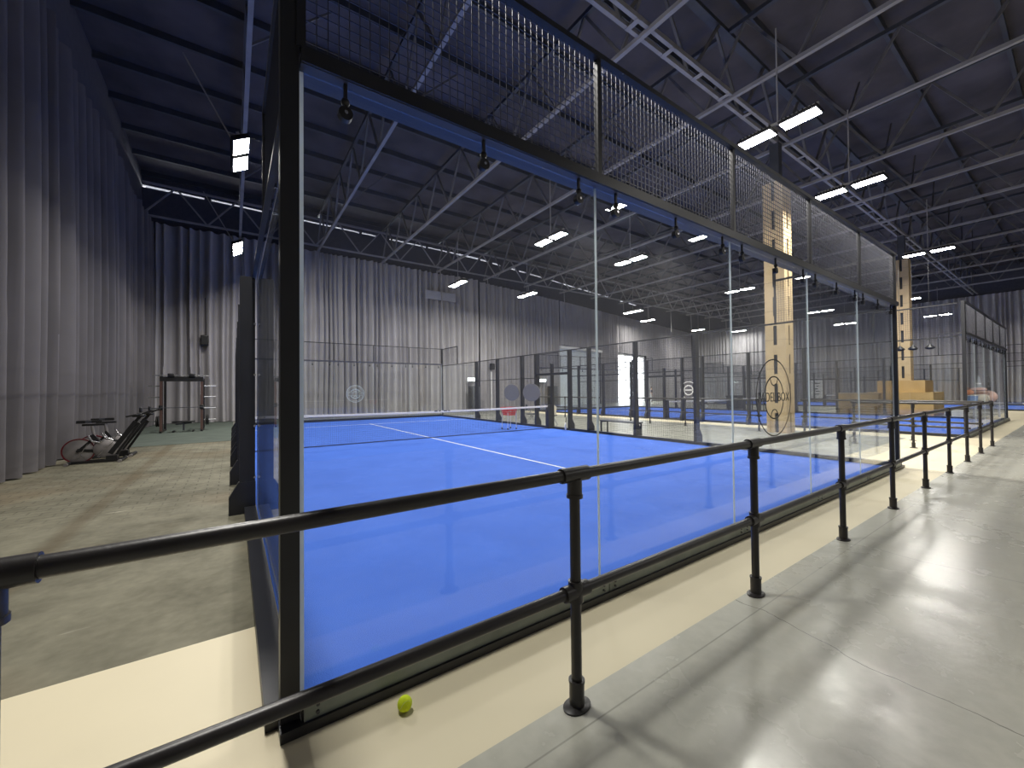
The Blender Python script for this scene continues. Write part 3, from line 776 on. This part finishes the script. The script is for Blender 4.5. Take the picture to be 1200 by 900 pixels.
for k, yy in enumerate((14.2, 15.1)):
    t = thing('cafe_chair', ('white cafe chair by the open doorway, nearer the black case', 'white cafe chair by the open doorway, farther from the black case')[k], 'chair', (29.3, yy, 0), .5+k, 'white chairs by the doorway')
    MB().rbox((-.22, -.22, .43), (.22, .22, .47), .02).build('seat', M['white'], t); MB().rbox((-.21, .18, .47), (.21, .22, .85), .02).build('backrest', M['white'], t)
    for sx in (-1, 1):
        for sy_ in (-1, 1): MB().tube((sx*.24, sy_*.24, 0), (sx*.19, sy_*.19, .43), .016, 8).build('leg', M['chrome'], t)

# kit beyond the second court on the right
t = thing('kit_table', 'low pale table under the pile of kit beside the far glass', 'table', (29.6, -1.05, .004), .35)
MB().rbox((-1.0, -.4, .66), (1.2, .4, .70), .01).build('table_top', M['pale'], t)
for sx in (-1, 1):
    for sy_ in (-1, 1): MB().box((sx*.9-.03, sy_*.33-.03, 0), (sx*.9+.03, sy_*.33+.03, .66)).build('leg', M['pale'], t)
def kp_(dx, dz, dy=0): c, s = math.cos(.35), math.sin(.35); return (29.6+dx*c-dy*s, -1.05+dx*s+dy*c, dz)
TZ = .704
t = thing('storage_crate', 'blue plastic storage crate on the kit table by the far glass', 'crate', kp_(-.62, TZ), .35)
MB().prism([(-.26, 0), (.26, 0), (.30, .36), (-.30, .36)], 'y', -.2, .2).build('tub', M['bluep'], t); MB().box((-.32, -.22, .34), (.32, .22, .38)).build('rim', M['white'], t)
t = thing('sports_bag', 'orange sports bag lying on the blue storage crate', 'bag', kp_(-.62, TZ+.38), .35)
MB().sphere((0, 0, .13), .13, 18, 10, (2.0, 1.3, 1.0)).build('body', M['orange'], t); MB().path([(-.15, 0, .24), (-.08, 0, .34), (.08, 0, .34), (.15, 0, .24)], .012).build('handle', M['orange'], t)
t = thing('cloth_sack', 'plump beige sack on the kit table beside the blue crate', 'sack', kp_(.15, TZ))
MB().lathe([(.22, 0), (.33, .08), (.36, .22), (.30, .36), (.20, .42)], (0,0,0), 'z', 22).build('body', M['bagm'], t); MB().lathe([(.21, .40), (.23, .44), (.18, .47)], (0,0,0), 'z', 18).build('tie', M['pink'], t)
t = thing('round_cushion', 'flat pinkish round cushion resting on the beige sack', 'cushion', kp_(.15, TZ+.47))
MB().lathe([(.18, 0), (.32, .05), (.34, .12), (.30, .22), (.15, .26)], (0,0,0), 'z', 22).build('pad', M['pink'], t); MB().ring((0,0,.13), .345, .012, .02, 'z', 32).build('piping', M['navy'], t)
t = thing('marker_cone', 'pointed grey marker cone on top of the pinkish cushion', 'cone', kp_(.15, TZ+.73))
MB().lathe([(.17, 0), (.17, .02), (.12, .03), (.10, .10), (.015, .62)], (0,0,0), 'z', 20).build('body', M['greycone'], t); MB().lathe([(.085, .18), (.088, .181), (.075, .25)], (0,0,0), 'z', 20).build('band', M['white'], t)
t = thing('exercise_ball', 'pink exercise ball on the kit table, right of the beige sack', 'ball', kp_(.86, TZ))
MB().sphere((0, 0, .29), .29, 24, 14).build('skin', M['pink'], t); MB().lathe([(.03, .575), (.03, .585), (.01, .588)], (0,0,0), 'z', 10).build('plug', M['white'], t)

# ------------------------------------------------------------------ gym corner
def bike(loc, label):
    t = thing('exercise_bike', label, 'exercise bike', loc, 0, 'exercise bikes by the left drape')
    # local: x forward (handlebar end), rear flywheel at x=0
    fly = MB().lathe([(.05, -.02), (.235, -.018), (.245, -.012), (.245, .012), (.235, .018), (.05, .02)], (0, 0, .28), 'y', 40).build('flywheel', M['silver'], t)
    MB().ring((0, 0, .28), .256, .022, .05, 'y', 48).build('rim', M['redrim'], fly)
    MB().bar((-.02, -.03, .10), (.14, -.03, .42), .018, .01).bar((.10, -.03, .12), (.02, -.03, .2), .012, .01).build('spoke_mark', M['chrome'], fly)
    MB().tube((0, -.07, .28), (0, .07, .28), .03, 12).build('axle', M['black'], t)
    cg = MB().lathe([(.05, -.05), (.185, -.045), (.20, -.03), (.20, .03), (.185, .045), (.05, .05)], (.42, 0, .29), 'y', 36).build('crank_cover', M['silver'], t)
    MB().bar((.30, -.06, .13), (.40, -.06, .28), .02, .01).bar((.44, -.06, .32), (.56, -.06, .45), .02, .01).build('crank_arm', M['chrome'], t)
    MB().rbox((.24, -.16, .10), (.36, -.07, .135), .01).rbox((.50, .07, .44), (.62, .16, .475), .01).build('pedal', M['black'], t)
    fr = MB()
    fr.bar((-.02, 0, .30), (.40, 0, .24), .07, .06); fr.bar((.52, 0, .10), (.20, 0, .62), .09, .07); fr.bar((.50, 0, .18), (.92, 0, .88), .11, .09)
    fr.bar((.60, 0, .16), (.98, 0, .84), .05, .05); fr.bar((.0, 0, .28), (.25, 0, .55), .05, .05); fr.bar((.86, 0, .80), (1.0, 0, 1.0), .06, .06)
    fr.build('frame', M['black'], t)
    gf = MB(); gf.path([(.16, -.08, .60), (.22, -.09, .48), (.34, -.09, .44), (.42, -.09, .52)], .018, 8); gf.path([(.40, -.09, .66), (.46, -.09, .54), (.56, -.09, .48)], .014, 8)
    gf.build('frame_trim', M['chrome'], t)
    sp = MB().tube((.24, 0, .56), (.20, 0, .84), .03, 12).build('seat_post', M['silver'], t)
    se = MB().prism([(-.02, -.12), (.12, -.12), (.20, -.035), (.36, -.02), (.36, .02), (.20, .035), (.12, .12), (-.02, .12)], 'z', .88, .94)
    se.build('saddle', M['black'], t)
    MB().box((.05, -.04, .82), (.40, .04, .86)).build('seat_slider', M['black'], t)
    hb = MB(); hb.rbox((.86, -.1, .98), (1.08, .1, 1.04), .02)
    hb.path([(.78, -.2, 1.0), (.95, -.2, 1.04), (1.02, -.05, 1.05), (1.02, .05, 1.05), (.95, .2, 1.04), (.78, .2, 1.0)], .018, 8); hb.path([(1.02, -.05, 1.05), (1.2, -.06, 1.12)], .018, 8); hb.path([(1.02, .05, 1.05), (1.2, .06, 1.12)], .018, 8)
    hb.build('handlebar', M['black'], t)
    MB().rbox((.98, -.07, 1.08), (1.02, .07, 1.2), .01).build('display', M['black'], t)
    MB().bar((-.15, -.08, .035), (.72, -.08, .035), .06, .05).bar((-.15, .08, .035), (.72, .08, .035), .06, .05).box((.44, -.1, .05), (.62, .1, .14)).build('base_rail', M['black'], t)
    for x in (-.12, .70):
        f = MB().tube((x, -.30, .035), (x, .30, .035), .033, 12).build('stabiliser', M['black'], t)
        MB().tube((x, -.34, .035), (x, -.30, .035), .035, 12).tube((x, .30, .035), (x, .34, .035), .035, 12).build('end_cap', M['silver'], f)
    return t
bk1 = bike((-3.02, 10.5, .004), 'exercise bike with red rimmed rear flywheel, the nearer of two by the left drape')
dup(bk1, (-2.98, 11.4, .004), 0, 'exercise bike mostly hidden behind the nearer red rimmed one')

t = thing('squat_rack', 'black squat rack with copper toned uprights and storage pegs before the back drape', 'squat rack', (-1.9, 18.5, .012))
for sx in (-1, 1):
    for k, y in enumerate((-.3, .85)):
        MB().box((sx*.62-.04, y-.04, 0), (sx*.62+.04, y+.04, 2.12)).build('upright', M['copper'] if k == 0 else M['black'], t)
    MB().box((sx*.62-.035, -.5, 0), (sx*.62+.035, 1.0, .07)).box((sx*.62-.03, -.3, 2.05), (sx*.62+.03, .85, 2.12)).build('side_rail', M['black'], t)
    for z in (.42, .9, 1.36, 1.8): MB().tube((sx*.66, .2+.0, z), (sx*(1.06), .2, z), .022, 10).build('storage_peg', M['white'] if sx > 0 else M['chrome'], t)
    MB().box((sx*.64-.03, .17, 0), (sx*.64+.03, .23, 2.05)).build('peg_upright', M['black'], t)
    MB().rbox((sx*.62-.06, -.40, .88), (sx*.62+.06, -.28, 1.05), .01).build('bar_hook', M['black'], t)
MB().box((-.66, -.36, 1.98), (.66, -.26, 2.16)).build('crossbeam', M['black'], t)
MB().box((-.66, .80, 2.0), (.66, .88, 2.1)).build('crossbeam', M['black'], t)
MB().tube((-.85, -.42, 2.20), (.85, -.42, 2.20), .018, 10).build('pull_up_bar', M['chrome'], t)
for x in (-.42, .22): MB().rbox((x, -.44, 2.14), (x+.2, -.30, 2.28), .02).build('grip_block', M['black'], t)
t = thing('weight_bench', 'low black weight bench standing inside the squat rack', 'weight bench', (-1.85, 18.3, .012))
MB().rbox((-.35, -.15, .36), (.35, .15, .42), .02).build('pad', M['black'], t); MB().bar((-.25, 0, .3), (.25, 0, .34), .06).box((-.03, -.04, .05), (.03, .04, .33)).build('frame', M['steeldark'], t)
for x in (-.3, .3): MB().box((x-.03, -.25, 0), (x+.03, .25, .05)).build('foot', M['black'], t)
t = thing('barbell', 'barbell held low across the squat rack on its hooks', 'barbell', (-1.9, 18.05, .97))
MB().tube((-1.1, 0, 0), (1.1, 0, 0), .014, 10).build('bar', M['steeldark'], t)
plz = [(-2.55, 18.9, 'left', 0), (-1.28, 18.9, 'right', 0)]
for k, (x, y, s, _) in enumerate(((-2.64, 18.70, 'left', 0), (-2.70, 18.70, 'left', 1), (-1.16, 18.70, 'right', 0), (-1.10, 18.70, 'right', 1))):
    t = thing('weight_plate', 'black weight plate on the lowest %s peg of the squat rack, %s' % (s, ('inner of two', 'outer of two')[_]), 'weight plate', (x, y, .432), 0, 'black weight plates on the squat rack')
    MB().lathe([(.03, -.02), (.20, -.022), (.21, -.012), (.21, .012), (.20, .022), (.03, .02)], (0,0,0), 'x', 28).build('disc', M['rubber'], t); MB().tube((-.026, 0, 0), (.026, 0, 0), .04, 14).build('hub', M['chrome'], t)

# ------------------------------------------------------------------ person in the doorway (skin modifier figure)
def person(loc, rz, label):
    t = thing('person', label, 'person', loc, rz)
    V = [((0,0,.95),.13),((0,0,1.15),.12),((0,0,1.38),.14),((0,0,1.50),.055),((0,.01,1.60),.085),((0,.01,1.70),.075),
         ((-.10,0,.90),.095),((-.11,.0,.5),.06),((-.12,.02,.07),.04),((-.12,-.12,.04),.035),((.10,0,.90),.095),((.11,.03,.5),.06),((.12,.05,.07),.04),((.12,-.09,.04),.035),
         ((-.19,0,1.40),.055),((-.24,.02,1.12),.042),((-.24,-.05,.88),.032),((-.24,-.07,.80),.03),((.19,0,1.40),.055),((.24,.02,1.12),.042),((.24,-.05,.88),.032),((.24,-.07,.80),.03)]
    Ed = [(0,1),(1,2),(2,3),(3,4),(4,5),(0,6),(6,7),(7,8),(8,9),(0,10),(10,11),(11,12),(12,13),(2,14),(14,15),(15,16),(16,17),(2,18),(18,19),(19,20),(20,21)]
    for k in range(4):
        for s, w in ((-1, 17), (1, 21)):
            V.append(((s*.24+(k-1.5)*.017, -.075, .725+.008*abs(k-1.5)), .0085)); Ed.append((w, len(V)-1))
    for s, w in ((-1, 17), (1, 21)): V.append(((s*.20, -.10, .765), .01)); Ed.append((w, len(V)-1))
    def sk(name, V, Ed, m, grow=0., root=0):
        bm = bmesh.new(); lay = bm.verts.layers.skin.verify(); vs = []
        for c, r in V: v = bm.verts.new(c); v[lay].radius = (r+grow, r+grow); vs.append(v)
        vs[root][lay].use_root = True
        for a, b in Ed: bm.edges.new((vs[a], vs[b]))
        me = bpy.data.meshes.new(name); bm.to_mesh(me); bm.free(); me.materials.append(m)
        o = bpy.data.objects.new(name, me); COL.objects.link(o); o.parent = t
        o.modifiers.new('skin', 'SKIN').use_smooth_shade = True
        s = o.modifiers.new('sub', 'SUBSURF'); s.levels = 1; s.render_levels = 1
        return o
    sk('body', V, Ed, M['skin'])
    sk('shirt', [V[i] for i in (0,1,2,14,15,18,19)], [(0,1),(1,2),(2,3),(3,4),(2,5),(5,6)], M['navy'], .015)
    sk('trousers', [V[i] for i in (0,6,7,8,10,11,12)], [(0,1),(1,2),(2,3),(0,4),(4,5),(5,6)], M['lightcloth'], .018)
    MB().sphere((0, .025, 1.70), .098, 16, 10, (.95, 1.05, .9)).build('hair', M['hair'], t)
    fc = MB().sphere((-.035, -.077, 1.665), .012, 8, 6).sphere((.035, -.077, 1.665), .012, 8, 6); fc.build('eyes', M['black'], t)
    MB().lathe([(.012, 0), (.016, .02), (.005, .05)], (0, -.09, 1.615), 'z', 8).build('nose', M['skin'], t)
    return t
person((38.9, 26.4, 0), .6, 'person standing in front of the bright open doorway in dark top and light trousers')

# ------------------------------------------------------------------ light, world, render look
wd = bpy.data.worlds.new('world'); sc.world = wd; wd.use_nodes = True
bg = wd.node_tree.nodes['Background']; bg.inputs['Color'].default_value = (.93, .96, 1., 1); bg.inputs['Strength'].default_value = 10.
vs = sc.view_settings
sc.display_settings.display_device = 'sRGB'
vs.view_transform = 'Standard'; vs.look = 'None'; vs.gamma = 1; vs.use_curve_mapping = False; vs.exposure = .62
cy_ = sc.cycles
cy_.max_bounces = 8; cy_.diffuse_bounces = 4; cy_.glossy_bounces = 5; cy_.transparent_max_bounces = 64; cy_.sample_clamp_indirect = 6.; cy_.sample_clamp_direct = 0
cy_.caustics_reflective = False; cy_.caustics_refractive = False; cy_.use_denoising = True
